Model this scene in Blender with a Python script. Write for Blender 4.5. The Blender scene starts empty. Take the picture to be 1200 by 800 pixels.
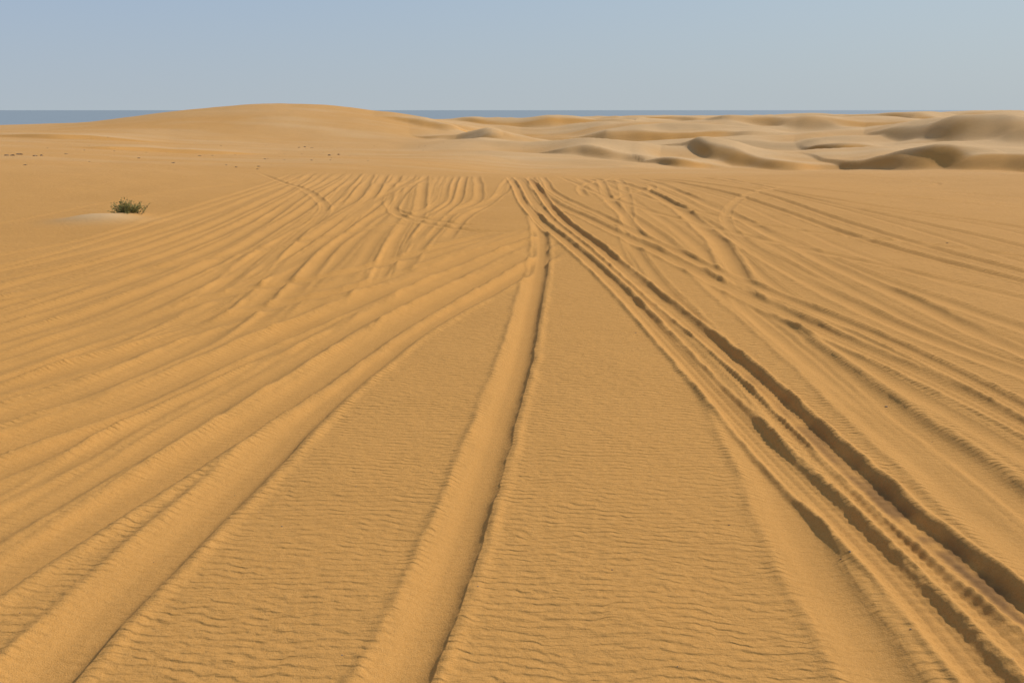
import bpy, math, numpy as np, random
rng=np.random.RandomState(7); random.seed(7)
H=2.5; T=math.radians(18.7); F=800.0
SUN_AZ=math.radians(64); SUN_EL=math.radians(40)
cT,sT=math.cos(T),math.sin(T)
def ray(x,y):
    X=(x-600)/F; Y=(400-y)/F
    return np.array([X, cT+Y*sT, -sT+Y*cT])
def ground(x,y):
    d=ray(x,y); k=H/-d[2]; return d[0]*k,d[1]*k
def az_of(x,y=170):
    d=ray(x,y); return math.atan2(d[0],d[1])
def tan_of(x,y):
    d=ray(x,y); return -d[2]/math.hypot(d[0],d[1])
# ---------------- numpy noise
def vnoise(x,y,seed):
    r=np.random.RandomState(seed); tab=r.rand(256,256).astype(np.float32)
    xi=np.floor(x).astype(np.int64); yi=np.floor(y).astype(np.int64)
    fx=(x-xi).astype(np.float32); fy=(y-yi).astype(np.float32)
    fx=fx*fx*fx*(fx*(fx*6-15)+10); fy=fy*fy*fy*(fy*(fy*6-15)+10)
    x0=xi&255;x1=(xi+1)&255;y0=yi&255;y1=(yi+1)&255
    return (tab[x0,y0]*(1-fx)+tab[x1,y0]*fx)*(1-fy)+(tab[x0,y1]*(1-fx)+tab[x1,y1]*fx)*fy-0.5
def fbm(x,y,seed,o=3):
    s=0;a=1.0
    for i in range(o):
        s=s+a*vnoise(x*2**i+13.7*i,y*2**i+5.1*i,seed+i); a*=.5
    return s
def sstep(a,b,v):
    t=np.clip((v-a)/(b-a),0,1); return t*t*(3-2*t)
# ---------------- polar grid
front=np.linspace(math.radians(-48),math.radians(48),1500)
back=np.linspace(math.radians(48),math.radians(312),140)[1:-1]
AZ=np.concatenate([front,back]); NF=len(front)
R=np.concatenate([np.geomspace(.25,1.6,40)[:-1],np.geomspace(1.6,9,500)[:-1],np.geomspace(9,40,260)[:-1],np.geomspace(40,900,420)[:-1],np.geomspace(900,5000,20)])
NA,NR=len(AZ),len(R)
A2,R2=np.meshgrid(AZ,R)
X=R2*np.sin(A2); Y=R2*np.cos(A2)
Z=np.zeros_like(X); RUT=np.zeros_like(X,dtype=np.float32); DARK_SHADE=np.zeros_like(RUT); PALE=np.zeros_like(RUT)
# ---------------- large terrain
dist=[26,35,50,80,120,170,260,400]
cols={
-150:[0,193,178,166,159,153,150,148],
0:[0,193,178,166,159,152,149,147],
100:[0,194,179,168,160,146,144,143],
200:[0,195,183,177,164,130,139,142],
300:[0,196,185,181,167,116,139,142],
390:[0,198,186,182,168,118,139,141],
470:[0,200,188,183,170,131,141,141],
530:[0,202,193,185,172,147,144,139],
600:[0,204,203,194,179,158,146,137],
700:[0,204.5,204,195,179,158,146,136],
850:[0,203,203,194,177,156,144,135],
1000:[0,202,202,193,176,153,142,134],
1100:[0,201,203,191,172,149,139,133],
1200:[0,200,206,191,168,145,137,131]}
ca=[];cz=[]
for x in sorted(cols):
    row=cols[x]; ca.append(az_of(x)); z=[0.]
    for d,y in zip(dist[1:],row[1:]): z.append(H-d*tan_of(x,y))
    cz.append(z+[z[-1]-7,-24,-40])
rd=dist+[600,900,5000]
rear=[0,0,-.3,-.5,-.5,-1,-1,-2,-3,-5,-10]
cz=[rear]+[cz[0]]+cz+[cz[-1]]+[rear]
ca=[-math.pi]+[ca[0]-.4]+ca+[ca[-1]+.5]+[math.pi]
cz=np.array(cz); lr=np.log(np.array(rd))
ga=np.linspace(-math.pi,math.pi,900); gr=np.linspace(math.log(10),math.log(5000),400)
tmp=np.array([np.interp(gr,lr,row) for row in cz])
G=np.array([np.interp(ga,ca,tmp[:,j]) for j in range(len(gr))])
def blur(G,sig,axis):
    n=int(3*sig); k=np.exp(-.5*(np.arange(-n,n+1)/sig)**2); k/=k.sum()
    P=np.pad(G,[(n,n) if a==axis else (0,0) for a in (0,1)],mode='edge')
    return np.apply_along_axis(lambda v:np.convolve(v,k,'valid'),axis,P)
G=blur(blur(G,4.0,0),6,1)
A2w=(A2+math.pi)%(2*math.pi)-math.pi
fi=np.clip((np.log(R2)-gr[0])/(gr[1]-gr[0]),0,len(gr)-1.001); fj=np.clip((A2w-ga[0])/(ga[1]-ga[0]),0,len(ga)-1.001)
i0=fi.astype(int);j0=fj.astype(int);fi-=i0;fj-=j0
Z+=(G[i0,j0]*(1-fi)+G[i0+1,j0]*fi)*(1-fj)+(G[i0,j0+1]*(1-fi)+G[i0+1,j0+1]*fi)*fj
# undulation
far=sstep(45,110,R2); rightside=sstep(az_of(450),az_of(600),A2w)
wx=X+9*fbm(X/40,Y/40,301,2); wy=Y+14*fbm(X/45,Y/45,311,2)
n1=fbm(wx/42,wy/34,31,2); n2=.25-np.abs(fbm(wx/30+3,wy/22,41,2))
und=3.1*n1+2.7*n2+.45*fbm(X/9,Y/7,45,2)
fadef=1-.6*sstep(220,400,R2)
Z+=far*(0.07+.93*rightside)*fadef*und
Z+=0.05*fbm(X/3.5,Y/5,5,2)+0.010*fbm(X/.7,Y/.9,9,2)+sstep(12,30,R2)*.15*fbm(X/9,Y/9,15,2)
PALE+=(sstep(40,110,R2)*(.22+.78*rightside)*np.clip(.5+.9*fbm(X/30,Y/16,51,3)+1.8*n2+.6*n1,0,1)).astype(np.float32)  # paler sand far off, with distance haze partly put into its colour
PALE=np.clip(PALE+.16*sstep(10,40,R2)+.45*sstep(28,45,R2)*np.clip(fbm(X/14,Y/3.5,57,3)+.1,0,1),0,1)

# ---------------- dune crests with slip faces, ranged over the far field
def dune(x0,x1,d0,d1,Hh,L,bow=0.0,pale=.7,slope=.36,lean=0.0):
    global Z,PALE
    a0,a1=az_of(x0),az_of(x1)
    u=(A2w-a0)/(a1-a0); uc=np.clip(u,0,1)
    tap=np.sin(math.pi*uc**(2**lean))**1.2*(.85+.4*fbm(A2w*14,A2w*0+d0,17,2))
    rc=d0+(d1-d0)*uc-bow*np.sin(math.pi*uc)+.07*d0*fbm(A2w*11,A2w*0+d0*.1,23,2)
    s=rc-R2; hh=Hh*tap
    W=np.maximum(hh,.02)/slope*1.4
    t=np.clip(s/W,0,1); lee=1-(t**1.15*(1-t)+t*t*(3-2*t)*t); sto=np.exp(-(s/L)**2)
    prof=np.where(s>0,lee,sto)
    Z=Z+hh*prof
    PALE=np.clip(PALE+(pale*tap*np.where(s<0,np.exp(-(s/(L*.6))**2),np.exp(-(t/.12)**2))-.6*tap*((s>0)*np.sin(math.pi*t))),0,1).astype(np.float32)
dune(610,775,95,84,1.7,20,5,slope=.6,lean=.4)
dune(480,690,135,120,2.0,26,6)
dune(535,590,120,114,1.2,12,1,slope=.6)
dune(740,860,84,76,.9,10,2,slope=.5)
dune(760,1020,100,78,1.4,16,5,lean=-.4)
dune(930,1190,92,70,1.9,22,6,slope=.45,lean=.3)
dune(1040,1420,76,60,1.5,16,4,slope=.4)
dune(930,1050,124,116,1.5,16,2,slope=.5)
dune(600,930,170,150,2.8,34,9,lean=.3)
dune(1010,1400,145,108,3.0,32,9,lean=-.3)
dune(800,1110,200,175,3.0,34,9)
dune(470,780,215,215,2.4,36,8,lean=.4)
dune(440,610,150,170,1.4,26,5)
dune(900,1200,250,225,2.8,36,8,lean=-.3)
dune(640,1000,295,280,2.6,46,8)
dune(60,330,72,80,.5,16,4,slope=.12)
dune(-60,200,120,110,.6,22,6,slope=.15)
# the dune field keeps to a common crest level
cap=H-R2*np.interp(A2w,[az_of(x) for x in (540,600,760,900,1050,1130,1200)],[tan_of(x,y) for x,y in ((540,135),(600,135),(760,132),(900,131.5),(1050,131.5),(1130,128),(1200,125))])
kk=.25; capped=-kk*np.logaddexp(-cap/kk,-Z/kk)
wt=sstep(az_of(500),az_of(580),A2w)*sstep(50,75,R2)*(1-sstep(1.2,1.7,A2w)); Z=Z*(1-wt)+capped*wt

def polydist(pts,margin):
    pts=np.asarray(pts); n=len(pts)
    rr=np.hypot(pts[:,0],pts[:,1]); aa=np.arctan2(pts[:,0],pts[:,1])
    i_hi=min(NR,np.searchsorted(R,rr.max()+margin)+2)
    full=slice(0,i_hi); shape=(i_hi,NA)
    D=np.full(shape,1e9,np.float32);S=np.zeros(shape,np.float32);U=np.zeros(shape,np.float32)
    cum=np.concatenate([[0],np.cumsum(np.hypot(*np.diff(pts,axis=0).T))])
    for k in range(n-1):
        p,q=pts[k],pts[k+1]; L=math.hypot(*(q-p))
        if L<1e-6: continue
        t=np.clip(-(p@(q-p))/L**2,0,1); cl=math.hypot(*(p+t*(q-p)))
        a_=max(0,np.searchsorted(R,max(0,cl-margin))-1); b_=min(i_hi,np.searchsorted(R,max(rr[k],rr[k+1])+margin)+1)
        if cl<=margin*1.05 or min(p[1],q[1])<margin*1.1:
            c0,c1=0,NA
        else:
            da=math.asin(min(1,margin/cl)); lo=min(aa[k],aa[k+1])-da; hi=max(aa[k],aa[k+1])+da
            if lo<AZ[0]: c0,c1=0,NA
            elif hi>AZ[NF-1]: c0=max(0,np.searchsorted(AZ,lo)-1); c1=NA
            else: c0=max(0,np.searchsorted(AZ,lo)-1); c1=min(NA,np.searchsorted(AZ,hi)+1)
        x=X[a_:b_,c0:c1];y=Y[a_:b_,c0:c1]
        ux,uy=(q-p)/L; dx=x-p[0];dy=y-p[1]
        tt=np.clip(dx*ux+dy*uy,0,L); ex=dx-tt*ux;ey=dy-tt*uy
        d=np.sqrt(ex*ex+ey*ey); sg=np.where(dx*uy-dy*ux>0,1,-1)
        Dv=D[a_:b_,c0:c1];Sv=S[a_:b_,c0:c1];Uv=U[a_:b_,c0:c1]
        m=d<Dv
        Dv[m]=d[m];Sv[m]=(d*sg)[m];Uv[m]=(cum[k]+tt)[m]
    return full,D,S,U,cum[-1]

# ---------------- tyre tracks
def catmull(P,n=10):
    P=np.array(P,float); P=np.vstack([2*P[0]-P[1],P,2*P[-1]-P[-2]]); o=[]
    for i in range(1,len(P)-2):
        for k in range(n):
            t=k/n; a,b,c,d=P[i-1],P[i],P[i+1],P[i+2]
            o.append(.5*((2*b)+(-a+c)*t+(2*a-5*b+4*c-d)*t*t+(-a+3*b-3*c+d)*t**3))
    o.append(P[-2]); return np.array(o)
def track(px,w=.17,dep=.05,ext=9,fresh=0,berm=.25,rut=.85,seed=0,dark_shade=0,rough=1.0,pw=2.4,erase=.75,wobk=1.0):
    c=catmull(px,8); pts=np.array([ground(x,y) for x,y in c])
    v=pts[0]-pts[3]; v/=np.hypot(*v)
    if ext: pts=np.vstack([[pts[0]+v*e for e in np.linspace(ext,ext/5,5)],pts])
    if px[-1][1]<=213:
        v=pts[-1]-pts[-3]; v/=np.hypot(*v); pts=np.vstack([pts,[pts[-1]+v*e for e in (2.5,5)]])
    seg=np.hypot(*np.diff(pts,axis=0).T); pts=pts[np.concatenate([[True],seg>.02])]
    sl,D,S,U,tot=polydist(pts,w*2.6+.1)
    xx,yy=X[sl],Y[sl]
    m=D<(w*2.6+.1)
    if not m.any(): return
    s=S[m];u=U[m]; x=xx[m];y=yy[m]
    wob=wobk*(.06*w*np.sin(u*1.3+seed)+.25*w*fbm(u*.5+seed*3.1,u*0+seed,seed+70,2))
    edge=1+ rough*.10*fbm(x*3.1,y*3.1,88,2)+ .05*rough*fbm(x*13,y*13,99,2)
    s=(s-wob)/(w*edge)
    r_=np.clip(s,0,2); bowlR=np.clip(1-(r_/1.05)**pw,0,1)
    l_=np.clip(-s/1.4,0,1); bowlL=.5+.5*np.cos(math.pi*l_)
    flat=np.where(s>0,1-sstep(.62,1.05,s),1-sstep(.5,1.15,-s))
    inside=np.where(s>0,bowlR,bowlL)
    if fresh>0: inside=.5*inside+.5*flat
    endf=sstep(0,3.0 if px[-1][1]<=213 else 1.5,tot-u)*(sstep(0,1.5,u) if not ext else 1)
    floor=-dep*inside*(1+.3*fbm(u*.6,u*0+3,seed+5,2))
    b=berm*dep*(np.exp(-((np.abs(s)-1.3)/.28)**2))*(1+.8*fbm(x*4,y*4,61,2))
    old=Z[sl][m]; base=BASE[sl][m]
    k=np.clip(inside*1.3,0,1)*(.92 if fresh else erase)*endf
    z=old*(1-k)+base*k+endf*(floor+b)
    if fresh>0:
        lug=np.sin(u*2*math.pi/.07+ 1.6*np.abs(s))*(np.abs(s)<.75)
        grv=-(np.exp(-((np.abs(s)-.33)/.08)**2))+.8*np.exp(-((np.abs(s)-.0)/.12)**2)
        cl=fbm(x*20,y*20,123,2)
        nr=1-.75*sstep(6,12,np.hypot(x,y))
        z+=nr*fresh*endf*(.0030*lug*(.6+1.2*np.clip(fbm(x*2,y*2,125,2)+.5,0,1))+.005*grv*(np.abs(s)<.8)+.009*cl*np.exp(-((np.abs(s)-1.2)/.3)**2))
    zz=Z[sl]; zz[m]=z; Z[sl]=zz
    r=RUT[sl]; r[m]=np.maximum(r[m]*(1-.5*inside),rut*endf*np.where(s>0,1-sstep(.85,1.1,s),1-sstep(.7,1.3,-s))); RUT[sl]=r
    if dark_shade:  # rut shadow put into the colour, together with darker exposed sand
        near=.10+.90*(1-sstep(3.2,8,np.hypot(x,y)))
        q=DARK_SHADE[sl]; q[m]=np.maximum(q[m],near*dark_shade*(1-sstep(.3,1.15,np.abs(s-.2)))*endf*np.clip(.6+1.6*fbm(x*5,y*5,131,3),0,1)); DARK_SHADE[sl]=q
BASE=Z.copy()
def resamp(p,n=14):
    c=catmull(p,10); s=np.concatenate([[0],np.cumsum(np.hypot(*np.diff(c,axis=0).T))]); t=np.linspace(0,s[-1],n)
    return np.stack([np.interp(t,s,c[:,0]),np.interp(t,s,c[:,1])],1)
def between(a,b,t,j=3):
    p=resamp(a)*(1-t)+resamp(b)*t; ph=random.uniform(0,6)
    p[:,1]+=np.sin(np.linspace(0,5,len(p))+ph)*j*np.linspace(1,.1,len(p)); return [tuple(q) for q in p]
fan=[
 ([(0,262),(90,245),(200,225),(300,210)],.14,.018),
 ([(0,300),(110,278),(220,245),(290,222),(320,210)],.14,.022),
 ([(0,318),(130,288),(235,255),(310,225),(345,210)],.15,.027),
 ([(0,340),(150,298),(250,262),(330,225),(352,210)],.15,.032),
 ([(0,360),(160,312),(265,270),(345,228),(372,210)],.15,.032),
 ([(0,378),(130,338),(240,296),(315,255),(350,230),(385,209)],.15,.034),
 ([(0,398),(120,362),(240,312),(330,262),(375,230),(402,209)],.15,.036),
 ([(0,418),(130,378),(250,325),(345,270),(392,232),(412,209)],.16,.036),
 ([(0,440),(140,392),(240,350),(290,310),(350,272),(415,232),(430,209)],.16,.04),
 ([(0,462),(120,425),(230,375),(300,325),(372,275),(430,235),(446,209)],.16,.04),
 ([(0,486),(110,450),(240,392),(310,345),(355,300),(410,262),(445,235),(462,209)],.16,.042),
 ([(60,560),(190,480),(330,415),(400,370),(440,330),(465,285),(490,250),(497,209)],.15,.033),
 ([(250,480),(360,410),(430,350),(455,300),(475,262),(515,235),(525,209)],.14,.03),
 ([(340,450),(420,385),(460,330),(500,280),(530,250),(560,232),(560,209)],.14,.03),
 ([(520,285),(545,255),(580,232),(592,212)],.12,.03),
 ([(480,290),(505,262),(535,235),(543,210)],.12,.03),
 ([(590,268),(530,262),(470,248),(455,232),(475,210)],.12,.028),
 ([(625,272),(560,272),(500,262),(462,248),(470,230),(490,209)],.12,.03),
 ([(230,372),(300,318),(345,278),(370,258),(380,240),(360,222),(330,210)],.13,.03),
 ([(150,405),(270,345),(350,300),(400,268),(420,248),(455,225),(505,209)],.13,.03),
 ([(0,352),(150,322),(300,292),(430,268),(530,250),(585,228),(600,210)],.13,.026),
]
L=[ ([(0,430),(120,390),(260,345),(400,320),(500,293),(600,270)],.15,.042),
 ([(0,452),(140,412),(290,365),(420,335),(530,300),(632,266)],.15,.042),
 ([(0,612),(80,565),(180,510),(280,455),(370,405),(450,358),(540,318),(640,276)],.19,.052),
 ([(-40,560),(60,520),(200,455),(330,400),(430,352),(500,320),(560,300)],.16,.038),
 ([(0,520),(70,495),(160,460),(260,415),(350,378),(430,345),(540,302),(650,266)],.19,.070),
 ([(35,800),(120,712),(220,618),(300,543),(370,475),(450,412),(530,362),(600,322),(655,292)],.19,.058),
 ([(0,670),(70,625),(160,567),(260,508),(350,450),(430,398),(520,347),(590,310),(650,282)],.22,.080),
]
sd_=200
for a,b,t in [(1,2,.5),(2,3,.4),(3,4,.5),(4,5,.5),(5,6,.45),(6,7,.6),(7,8,.5),(8,9,.5),(9,10,.5),(7,9,.3),(5,8,.55),(4,7,.7),(10,11,.35),(11,12,.5),(12,13,.5),(10,12,.25),(12,13,.25),(11,12,.75),(9,11,.7)]:
    sd_+=1; p=between(fan[a][0],fan[b][0],t,5); track(p,random.uniform(.10,.15),random.uniform(.015,.03),ext=9 if p[0][0]<80 else 0,seed=sd_,rough=.5)
for a,b,t in [(1,4,.5),(2,3,.5),(2,6,.35),(0,1,.5)]:
    sd_+=1; p=between(L[a][0],L[b][0],t,6); track(p,random.uniform(.12,.17),random.uniform(.018,.03),seed=sd_,rough=.5)
for i,(p,w,d) in enumerate(fan):
    track(p,w,d,ext=(9 if p[0][0]<=60 else 0),seed=i+1,rut=.8,berm=.35,rough=.5,pw=3)
for i,(p,w,d) in enumerate(L): track(p,w,d,seed=i+31,berm=.3,rough=.6,pw=(4.5 if i>=4 else 3.2),erase=.9)
Rt=[ ([(1200,232),(1080,222),(980,214),(880,207)],.14,.024),
 ([(1200,246),(1090,235),(990,225),(900,213),(860,207)],.14,.024),
 ([(1200,268),(1110,255),(1010,240),(930,226),(880,212)],.14,.03),
 ([(1200,290),(1120,272),(1030,252),(960,236),(900,222),(850,208)],.14,.034),
 ([(1200,318),(1110,295),(1030,272),(960,250),(900,230),(820,212)],.14,.04),
 ([(1200,330),(1100,305),(1020,282),(940,255),(880,235),(800,213)],.14,.045),
 ([(1200,385),(1110,355),(1000,315),(900,270),(830,238),(760,212)],.15,.024),
 ([(1200,412),(1120,378),(1030,335),(950,298),(880,262),(820,236),(770,212)],.15,.032),
 ([(1200,436),(1110,402),(1020,365),(950,330),(880,290),(810,250),(740,215)],.15,.032),
 ([(1200,592),(1130,540),(1060,490),(990,440),(930,395),(880,350),(855,305),(830,270),(780,235),(720,210)],.19,.05),
 ([(1200,640),(1110,560),(1010,480),(930,410),(860,350),(800,300),(760,268),(720,240),(690,212)],.17,.032),
 ([(1045,800),(985,700),(930,610),(885,530),(855,470),(830,430),(790,380),(750,330),(725,285)],.17,.034),
 ([(860,430),(800,360),(755,310),(735,275),(735,240),(728,212)],.14,.025),
 ([(760,290),(735,258),(712,230),(705,212)],.13,.03),
 ([(700,240),(735,228),(765,220),(745,209)],.12,.028),
 ([(1010,212),(1060,217),(1100,213),(1060,208)],.12,.03),
 ([(690,232),(680,220),(700,209)],.12,.028),
 ([(1200,350),(1060,318),(930,288),(820,262),(740,240),(690,222),(670,209)],.13,.024),
 ([(1200,300),(1080,285),(960,272),(860,256),(780,238),(730,222)],.12,.02),
 ([(1000,345),(930,312),(870,280),(850,255),(870,232),(930,215)],.12,.02),
]
for a,b,t in [(0,2,.4),(2,3,.5),(3,4,.4),(5,6,.45),(6,7,.5),(7,8,.5),(8,9,.35),(9,10,.5),(8,9,.65)]:
    sd_+=1; p=between(Rt[a][0],Rt[b][0],t,5); track(p,random.uniform(.11,.15),random.uniform(.014,.024),ext=9,seed=sd_)
for i,(p,w,d) in enumerate(Rt): track(p,w,d,ext=(9 if (p[0][0]>=1190 or p[0][1]>=790) else 0),seed=i+51,berm=.35,pw=3)
track([(464,800),(501,720),(541,620),(574,530),(599,450),(616,385),(627,330),(634,290),(631,262),(618,235)],.155,.054,seed=91,berm=.25,rut=.95,pw=3.0,erase=.95,wobk=.6)
track([(1200,497),(1100,448),(1000,402),(900,355),(830,322),(760,290),(700,262),(655,240),(630,222),(625,209)],.15,.036,fresh=.8,seed=94,berm=.5,dark_shade=.15)
track([(1200,478),(1100,427),(1000,380),(920,347),(850,318),(770,284),(700,250),(650,225),(640,209)],.12,.032,fresh=.8,seed=95,berm=.4,dark_shade=.3)
track([(1290,835),(1180,735),(1080,640),(980,545),(890,462),(820,398),(760,345),(705,300),(655,262),(625,235),(612,212)],.15,.020,fresh=1.2,seed=97,berm=.3,dark_shade=.12,wobk=.4)
track([(1160,800),(1055,680),(955,578),(865,488),(797,415),(738,350),(688,303),(643,268),(616,240),(602,212)],.12,.034,fresh=.7,seed=92,berm=.7,dark_shade=.08,wobk=.4)
track([(1320,800),(1200,712),(1130,655),(1050,592),(970,520),(890,445),(820,386),(765,342),(710,296),(664,262),(640,235),(625,212)],.12,.052,fresh=.7,seed=93,berm=.6,dark_shade=1.15,wobk=.4)
# limit the depth where ruts cross
dz=Z-BASE; nearm=R2<60; dz=np.where(dz<-.04,-.04-.035*np.tanh((-dz-.04)/.035),dz); Z=np.where(nearm,BASE+dz,Z)

# sand drift behind the shrub
sx,sy=ground(152,254)
mx,my=ground(116,259)
g=np.exp(-(np.abs((X-mx)/.85)**2.2)-((Y-my)/.5)**2)
g2=np.exp(-((X-sx)/.45)**2-((Y-sy)/.4)**2)
Z+=.17*g+.09*g2; PALE+=(1.1*g).astype(np.float32); RUT=np.maximum(RUT,.9*g)
def hz(x,y):
    r=math.hypot(x,y);a=math.atan2(x,y); i=min(NR-1,int(np.searchsorted(R,r))); j=min(NF-1,max(0,int(np.searchsorted(front,a)))); return float(Z[i,j])

def grid_mesh():
    nv=NR*NA+1
    co=np.empty((nv,3),np.float32); co[:-1,0]=X.ravel();co[:-1,1]=Y.ravel();co[:-1,2]=Z.ravel(); co[-1]=(0,0,Z[0].mean())
    i=np.arange(NR-1)[:,None]*NA; j=np.arange(NA)[None,:]; jn=(j+1)%NA
    q=np.stack([i+j,i+jn,i+NA+jn,i+NA+j],-1).reshape(-1,4)[:, ::-1]
    j=np.arange(NA); tri=np.stack([np.full(NA,nv-1),(j+1)%NA,j],-1)
    me=bpy.data.meshes.new("sand_ground")
    nl=q.size+tri.size
    me.vertices.add(nv); me.vertices.foreach_set("co",co.ravel())
    me.loops.add(nl); me.loops.foreach_set("vertex_index",np.concatenate([q.ravel(),tri.ravel()]).astype(np.int32))
    np_=len(q)+len(tri); me.polygons.add(np_)
    st=np.concatenate([np.arange(len(q))*4,q.size+np.arange(len(tri))*3]).astype(np.int32)
    me.polygons.foreach_set("loop_start",st)
    me.polygons.foreach_set("use_smooth",np.ones(np_,bool))
    me.update(calc_edges=True)
    for n,a in (("rut",RUT),("dark_shade",np.clip(DARK_SHADE,0,1)),("pale",np.clip(PALE,0,1))):
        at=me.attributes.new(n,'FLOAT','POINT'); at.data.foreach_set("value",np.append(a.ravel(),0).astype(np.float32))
    ob=bpy.data.objects.new("sand_ground",me); bpy.context.collection.objects.link(ob); return ob
sand=grid_mesh()

def mat(name):
    m=bpy.data.materials.new(name); m.use_nodes=True; nt=m.node_tree; return m,nt,nt.nodes["Principled BSDF"]
def N(nt,t,**k):
    n=nt.nodes.new(t)
    for a,b in k.items(): setattr(n,a,b)
    return n
def M(nt,op,a,b=None,c=None,clamp=False):
    n=nt.nodes.new("ShaderNodeMath"); n.operation=op; n.use_clamp=clamp
    for i,v in enumerate((a,b,c)):
        if v is None: continue
        if isinstance(v,(int,float)): n.inputs[i].default_value=v
        else: nt.links.new(v,n.inputs[i])
    return n.outputs[0]
def mixc(nt,f,a,b):
    n=N(nt,"ShaderNodeMix",data_type='RGBA')
    if isinstance(f,(int,float)): n.inputs[0].default_value=f
    else: nt.links.new(f,n.inputs[0])
    for s,v in ((6,a),(7,b)):
        if isinstance(v,tuple): n.inputs[s].default_value=v+(1,)
        else: nt.links.new(v,n.inputs[s])
    return n.outputs[2]
m,nt,bs=mat("wind_blown_sand"); lk=nt.links.new
geo=N(nt,"ShaderNodeNewGeometry"); P=geo.outputs["Position"]
def noise(scale,detail=2,vec=P,rough=.5,sc3=None,rot=0):
    n=N(nt,"ShaderNodeTexNoise"); n.inputs["Scale"].default_value=scale; n.inputs["Detail"].default_value=detail; n.inputs["Roughness"].default_value=rough
    if sc3:
        mp=N(nt,"ShaderNodeMapping"); mp.inputs["Scale"].default_value=sc3; mp.inputs["Rotation"].default_value=(0,0,rot); lk(vec,mp.inputs["Vector"]); vec=mp.outputs[0]
    lk(vec,n.inputs["Vector"]); return n.outputs["Fac"]
def attr(n):
    a=N(nt,"ShaderNodeAttribute",attribute_name=n); return a.outputs["Fac"]
rut,dark_shade,pale=attr("rut"),attr("dark_shade"),attr("pale")
sep=N(nt,"ShaderNodeSeparateXYZ"); lk(P,sep.inputs[0])
warp=M(nt,'ADD',M(nt,'MULTIPLY',noise(1.1,2),.26),M(nt,'MULTIPLY',noise(7.0,2),.085))
yy=M(nt,'ADD',M(nt,'ADD',sep.outputs[1],M(nt,'MULTIPLY',sep.outputs[0],.05)),warp)
ph=M(nt,'MULTIPLY',yy,2*math.pi/.054)
wave=M(nt,'SINE',M(nt,'ADD',ph,M(nt,'MULTIPLY',M(nt,'SINE',ph),.5)))
an=noise(1.0,2,sc3=(9,28,9),rot=.05)
amp=M(nt,'MULTIPLY_ADD',noise(5.0,2),2.2,-.5,clamp=True)
big=M(nt,'MULTIPLY_ADD',noise(.45,2),1.6,.25)
rip=M(nt,'MULTIPLY',M(nt,'ADD',M(nt,'MULTIPLY',M(nt,'MULTIPLY',wave,.0030),amp),M(nt,'MULTIPLY',an,.018)),big)
rm=M(nt,'SUBTRACT',1.0,M(nt,'MULTIPLY',rut,.88))
rip=M(nt,'MULTIPLY',rip,rm)
grain=noise(150,2,rough=.7); lump=noise(28,3,rough=.6)
h=M(nt,'ADD',rip,M(nt,'ADD',M(nt,'MULTIPLY',grain,.0040),M(nt,'MULTIPLY',lump,.0040)))
h=M(nt,'ADD',h,M(nt,'MULTIPLY',noise(1.0,3,sc3=(.5,1.6,1)),.03))
bp=N(nt,"ShaderNodeBump"); bp.inputs["Strength"].default_value=1; bp.inputs["Distance"].default_value=1.0
lk(h,bp.inputs["Height"]); lk(bp.outputs[0],bs.inputs["Normal"])
c=mixc(nt,noise(.5,3),(.515,.245,.057),(.580,.288,.076))
c=mixc(nt,M(nt,'MULTIPLY_ADD',noise(60,3,rough=.8),1.8,-.5,clamp=True),c,(.645,.338,.103))
c=mixc(nt,M(nt,'MULTIPLY_ADD',noise(240,2,rough=.8),3.8,-2.0,clamp=True),c,(.25,.12,.035))
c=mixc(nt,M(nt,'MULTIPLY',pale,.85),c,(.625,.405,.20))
c=mixc(nt,M(nt,'MULTIPLY',dark_shade,.8),c,(.18,.095,.04))  # dark tint for painted rut shadow and exposed sand
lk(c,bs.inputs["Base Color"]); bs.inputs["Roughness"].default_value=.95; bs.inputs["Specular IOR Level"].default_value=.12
sand.data.materials.append(m)

# ---------------- sea
me=bpy.data.meshes.new("sea"); n=96
rs=[150,1000,5000,20000,90000]; v=[];f=[]
for r in rs:
    for i in range(n): v.append((r*math.sin(2*math.pi*i/n),r*math.cos(2*math.pi*i/n),-13))
for k in range(len(rs)-1):
    for i in range(n):
        j=(i+1)%n; f.append((k*n+i,(k+1)*n+i,(k+1)*n+j,k*n+j))
f=[q for q in f if all(v[a][1]>-1 for a in q)]
me.from_pydata(v,[],f); me.update()
sea=bpy.data.objects.new("sea",me); bpy.context.collection.objects.link(sea)
m,nt,bs=mat("sea_water"); lk=nt.links.new
bs.inputs["Base Color"].default_value=(.25,.295,.32,1); bs.inputs["Roughness"].default_value=.5; bs.inputs["Specular IOR Level"].default_value=.3
tc=N(nt,"ShaderNodeNewGeometry"); nn=N(nt,"ShaderNodeTexNoise"); nn.inputs["Scale"].default_value=.02; nn.inputs["Detail"].default_value=6; lk(tc.outputs["Position"],nn.inputs["Vector"])
bp=N(nt,"ShaderNodeBump"); bp.inputs["Distance"].default_value=4; bp.inputs["Strength"].default_value=.5; lk(nn.outputs["Fac"],bp.inputs["Height"]); lk(bp.outputs[0],bs.inputs["Normal"])
me.materials.append(m)

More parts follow.
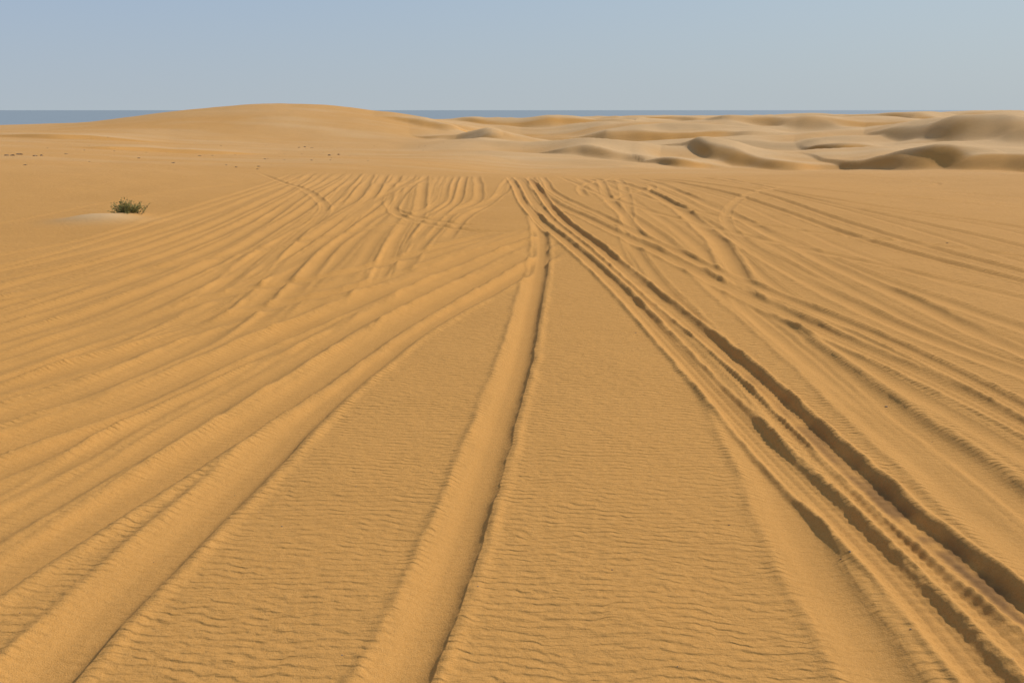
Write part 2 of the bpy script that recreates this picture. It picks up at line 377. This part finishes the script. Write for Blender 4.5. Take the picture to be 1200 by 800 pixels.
# ---------------- shrub
def simple(name,c1,c2,sc,rough=.7):
    m,nt,bs=mat(name); g=N(nt,"ShaderNodeNewGeometry"); n=N(nt,"ShaderNodeTexNoise"); n.inputs["Scale"].default_value=sc; n.inputs["Detail"].default_value=3
    nt.links.new(g.outputs["Position"],n.inputs["Vector"]); r=N(nt,"ShaderNodeValToRGB"); r.color_ramp.elements[0].position=.35; r.color_ramp.elements[1].position=.65
    r.color_ramp.elements[0].color=c1+(1,); r.color_ramp.elements[1].color=c2+(1,)
    nt.links.new(n.outputs["Fac"],r.inputs[0]); nt.links.new(r.outputs[0],bs.inputs["Base Color"]); bs.inputs["Roughness"].default_value=rough; return m
leafm=simple("shrub_leaf",(.11,.13,.03),(.38,.34,.09),14); twig=simple("shrub_twig",(.14,.09,.045),(.28,.19,.10),30)
V=[];Fc=[];mi=[]
from mathutils import Vector
z0=hz(sx,sy)-.03
def tube(p,q,r0,r1):
    d=(q-p).normalized(); a=d.orthogonal().normalized(); b=d.cross(a); k=len(V)
    for c,r in((p,r0),(q,r1)):
        for t in range(4): V.append(tuple(c+(a*math.cos(t*math.pi/2)+b*math.sin(t*math.pi/2))*r))
    for t in range(4): Fc.append((k+t,k+(t+1)%4,k+4+(t+1)%4,k+4+t)); mi.append(1)
for s in range(170):
    th=random.uniform(0,2*math.pi); sp=random.uniform(.1,1)**.7
    cx=Vector((random.gauss(0,.13),random.gauss(0,.09),0)); Ln=random.uniform(.2,.42)*(1-.2*sp)
    d=Vector((math.cos(th)*sp*1.0,math.sin(th)*sp,1-.5*sp)).normalized()
    p=cx.copy(); segs=5; pr=.004
    for k in range(segs):
        q=p+d*Ln/segs; tube(p,q,pr,pr*.8); pr*=.8
        for l in range(5 if k else 2):
            ld=(d*.8+Vector((random.gauss(0,.7),random.gauss(0,.7),random.gauss(.2,.5)))).normalized()
            b0=p.lerp(q,random.random()); ll=random.uniform(.022,.05); wd=ld.cross(Vector((random.gauss(0,1),random.gauss(0,1),random.gauss(0,1)))).normalized()*ll*.2
            kk=len(V); V.extend([tuple(b0),tuple(b0+ld*ll*.5+wd),tuple(b0+ld*ll),tuple(b0+ld*ll*.5-wd)]); Fc.append((kk,kk+1,kk+2,kk+3)); mi.append(0)
        p=q; d=(d+Vector((random.gauss(0,.16),random.gauss(0,.16),random.gauss(.02,.12)))).normalized()
me=bpy.data.meshes.new("desert_shrub"); me.from_pydata(V,[],Fc); me.materials.append(leafm); me.materials.append(twig); me.polygons.foreach_set("material_index",mi); me.update()
ob=bpy.data.objects.new("desert_shrub",me); ob.location=(sx,sy,z0); bpy.context.collection.objects.link(ob)

# ---------------- scattered stones and dry debris
import bmesh
bm=bmesh.new()
def stone(x,y,s,z=None):
    r=bmesh.ops.create_icosphere(bm,subdivisions=2,radius=1); o=random.uniform(0,9)
    zz=hz(x,y)
    ax,ay,azz=s*random.uniform(.7,1.5),s*random.uniform(.6,1),s*random.uniform(.35,.6)
    for v in r['verts']:
        k=1+.3*math.sin(v.co.x*3+o)*math.cos(v.co.y*4+o)+random.uniform(-.1,.1)
        v.co=Vector((v.co.x*ax*k+x,v.co.y*ay*k+y,v.co.z*azz*k+zz+azz*.3))
def at(px,d):
    a=az_of(px); return d*math.sin(a),d*math.cos(a)
for px,d,s in [(5,44,.13),(12,44,.10),(20,45.5,.12),(38,44,.10),(46,44.5,.08),(75,47,.07),(160,45,.07),(232,52,.08),(300,36,.05),(350,100,.2),(357,103,.16),(365,101,.14),(385,78,.14),(396,80,.12),(430,46,.06),(262,37,.04)]:
    x,y=at(px,d); stone(x,y,s)
for i in range(90):
    x,y=at(random.uniform(-100,520),random.uniform(34,120)); stone(x,y,random.uniform(.02,.06))
for i in range(40):
    x,y=ground(random.uniform(0,1200),random.uniform(240,800)); stone(x,y,random.uniform(.002,.006))
for px,py,s in [(995,652,.008),(985,655,.005),(745,390,.008),(1040,470,.012),(560,690,.004),(1110,285,.02)]:
    x,y=ground(px,py); stone(x,y,s)
me=bpy.data.meshes.new("scattered_stones"); bm.to_mesh(me); me.materials.append(simple("stone",(.18,.11,.06),(.32,.22,.13),6,.9))
ob=bpy.data.objects.new("scattered_stones",me); bpy.context.collection.objects.link(ob)

# ---------------- camera, sun, sky
cam=bpy.data.cameras.new("camera"); cam.sensor_width=36; cam.lens=24; cam.clip_end=200000; cam.clip_start=.05
co=bpy.data.objects.new("camera",cam); co.location=(0,0,H); co.rotation_euler=(math.pi/2-T,0,0); bpy.context.collection.objects.link(co); bpy.context.scene.camera=co
sd=Vector((math.sin(SUN_AZ)*math.cos(SUN_EL),math.cos(SUN_AZ)*math.cos(SUN_EL),math.sin(SUN_EL)))
sl=bpy.data.lights.new("sun",'SUN'); sl.energy=3.5; sl.angle=math.radians(1.0); sl.color=(1,.95,.88)
so=bpy.data.objects.new("sun",sl); so.rotation_euler=(-sd).to_track_quat('-Z','Y').to_euler(); so.location=(20,20,30); bpy.context.collection.objects.link(so)
w=bpy.data.worlds.new("World"); bpy.context.scene.world=w; w.use_nodes=True; nt=w.node_tree; bg=nt.nodes["Background"]; lk=nt.links.new
sk=nt.nodes.new("ShaderNodeTexSky"); sk.sky_type='NISHITA'; sk.sun_disc=False; sk.sun_elevation=SUN_EL; sk.sun_rotation=SUN_AZ; sk.air_density=1.0; sk.dust_density=1.0; sk.ozone_density=2.0; sk.altitude=0
# atmospheric haze layered over the clear-sky model (by true sky direction)
tc=N(nt,"ShaderNodeTexCoord"); sp=N(nt,"ShaderNodeSeparateXYZ"); lk(tc.outputs["Generated"],sp.inputs[0])
dt=N(nt,"ShaderNodeVectorMath",operation='DOT_PRODUCT'); lk(tc.outputs["Generated"],dt.inputs[0]); dt.inputs[1].default_value=(math.sin(SUN_AZ),math.cos(SUN_AZ),0)
side=M(nt,'MULTIPLY_ADD',dt.outputs["Value"],.62,.28,clamp=True)
k=10.0
hz_low=mixc(nt,side,(.42*k,.485*k,.545*k),(.465*k,.52*k,.545*k))
hz_up=mixc(nt,side,(.33*k,.445*k,.635*k),(.455*k,.55*k,.605*k))
el=M(nt,'MULTIPLY',sp.outputs[2],6.0,clamp=True)
hzc=mixc(nt,el,hz_low,hz_up)
fac=M(nt,'MULTIPLY_ADD',sp.outputs[2],-.8,.98,clamp=True)
lk(mixc(nt,fac,sk.outputs[0],hzc),bg.inputs[0]); bg.inputs[1].default_value=.10
sc=bpy.context.scene; sc.view_settings.view_transform='Standard'; sc.view_settings.look='None'; sc.view_settings.exposure=0
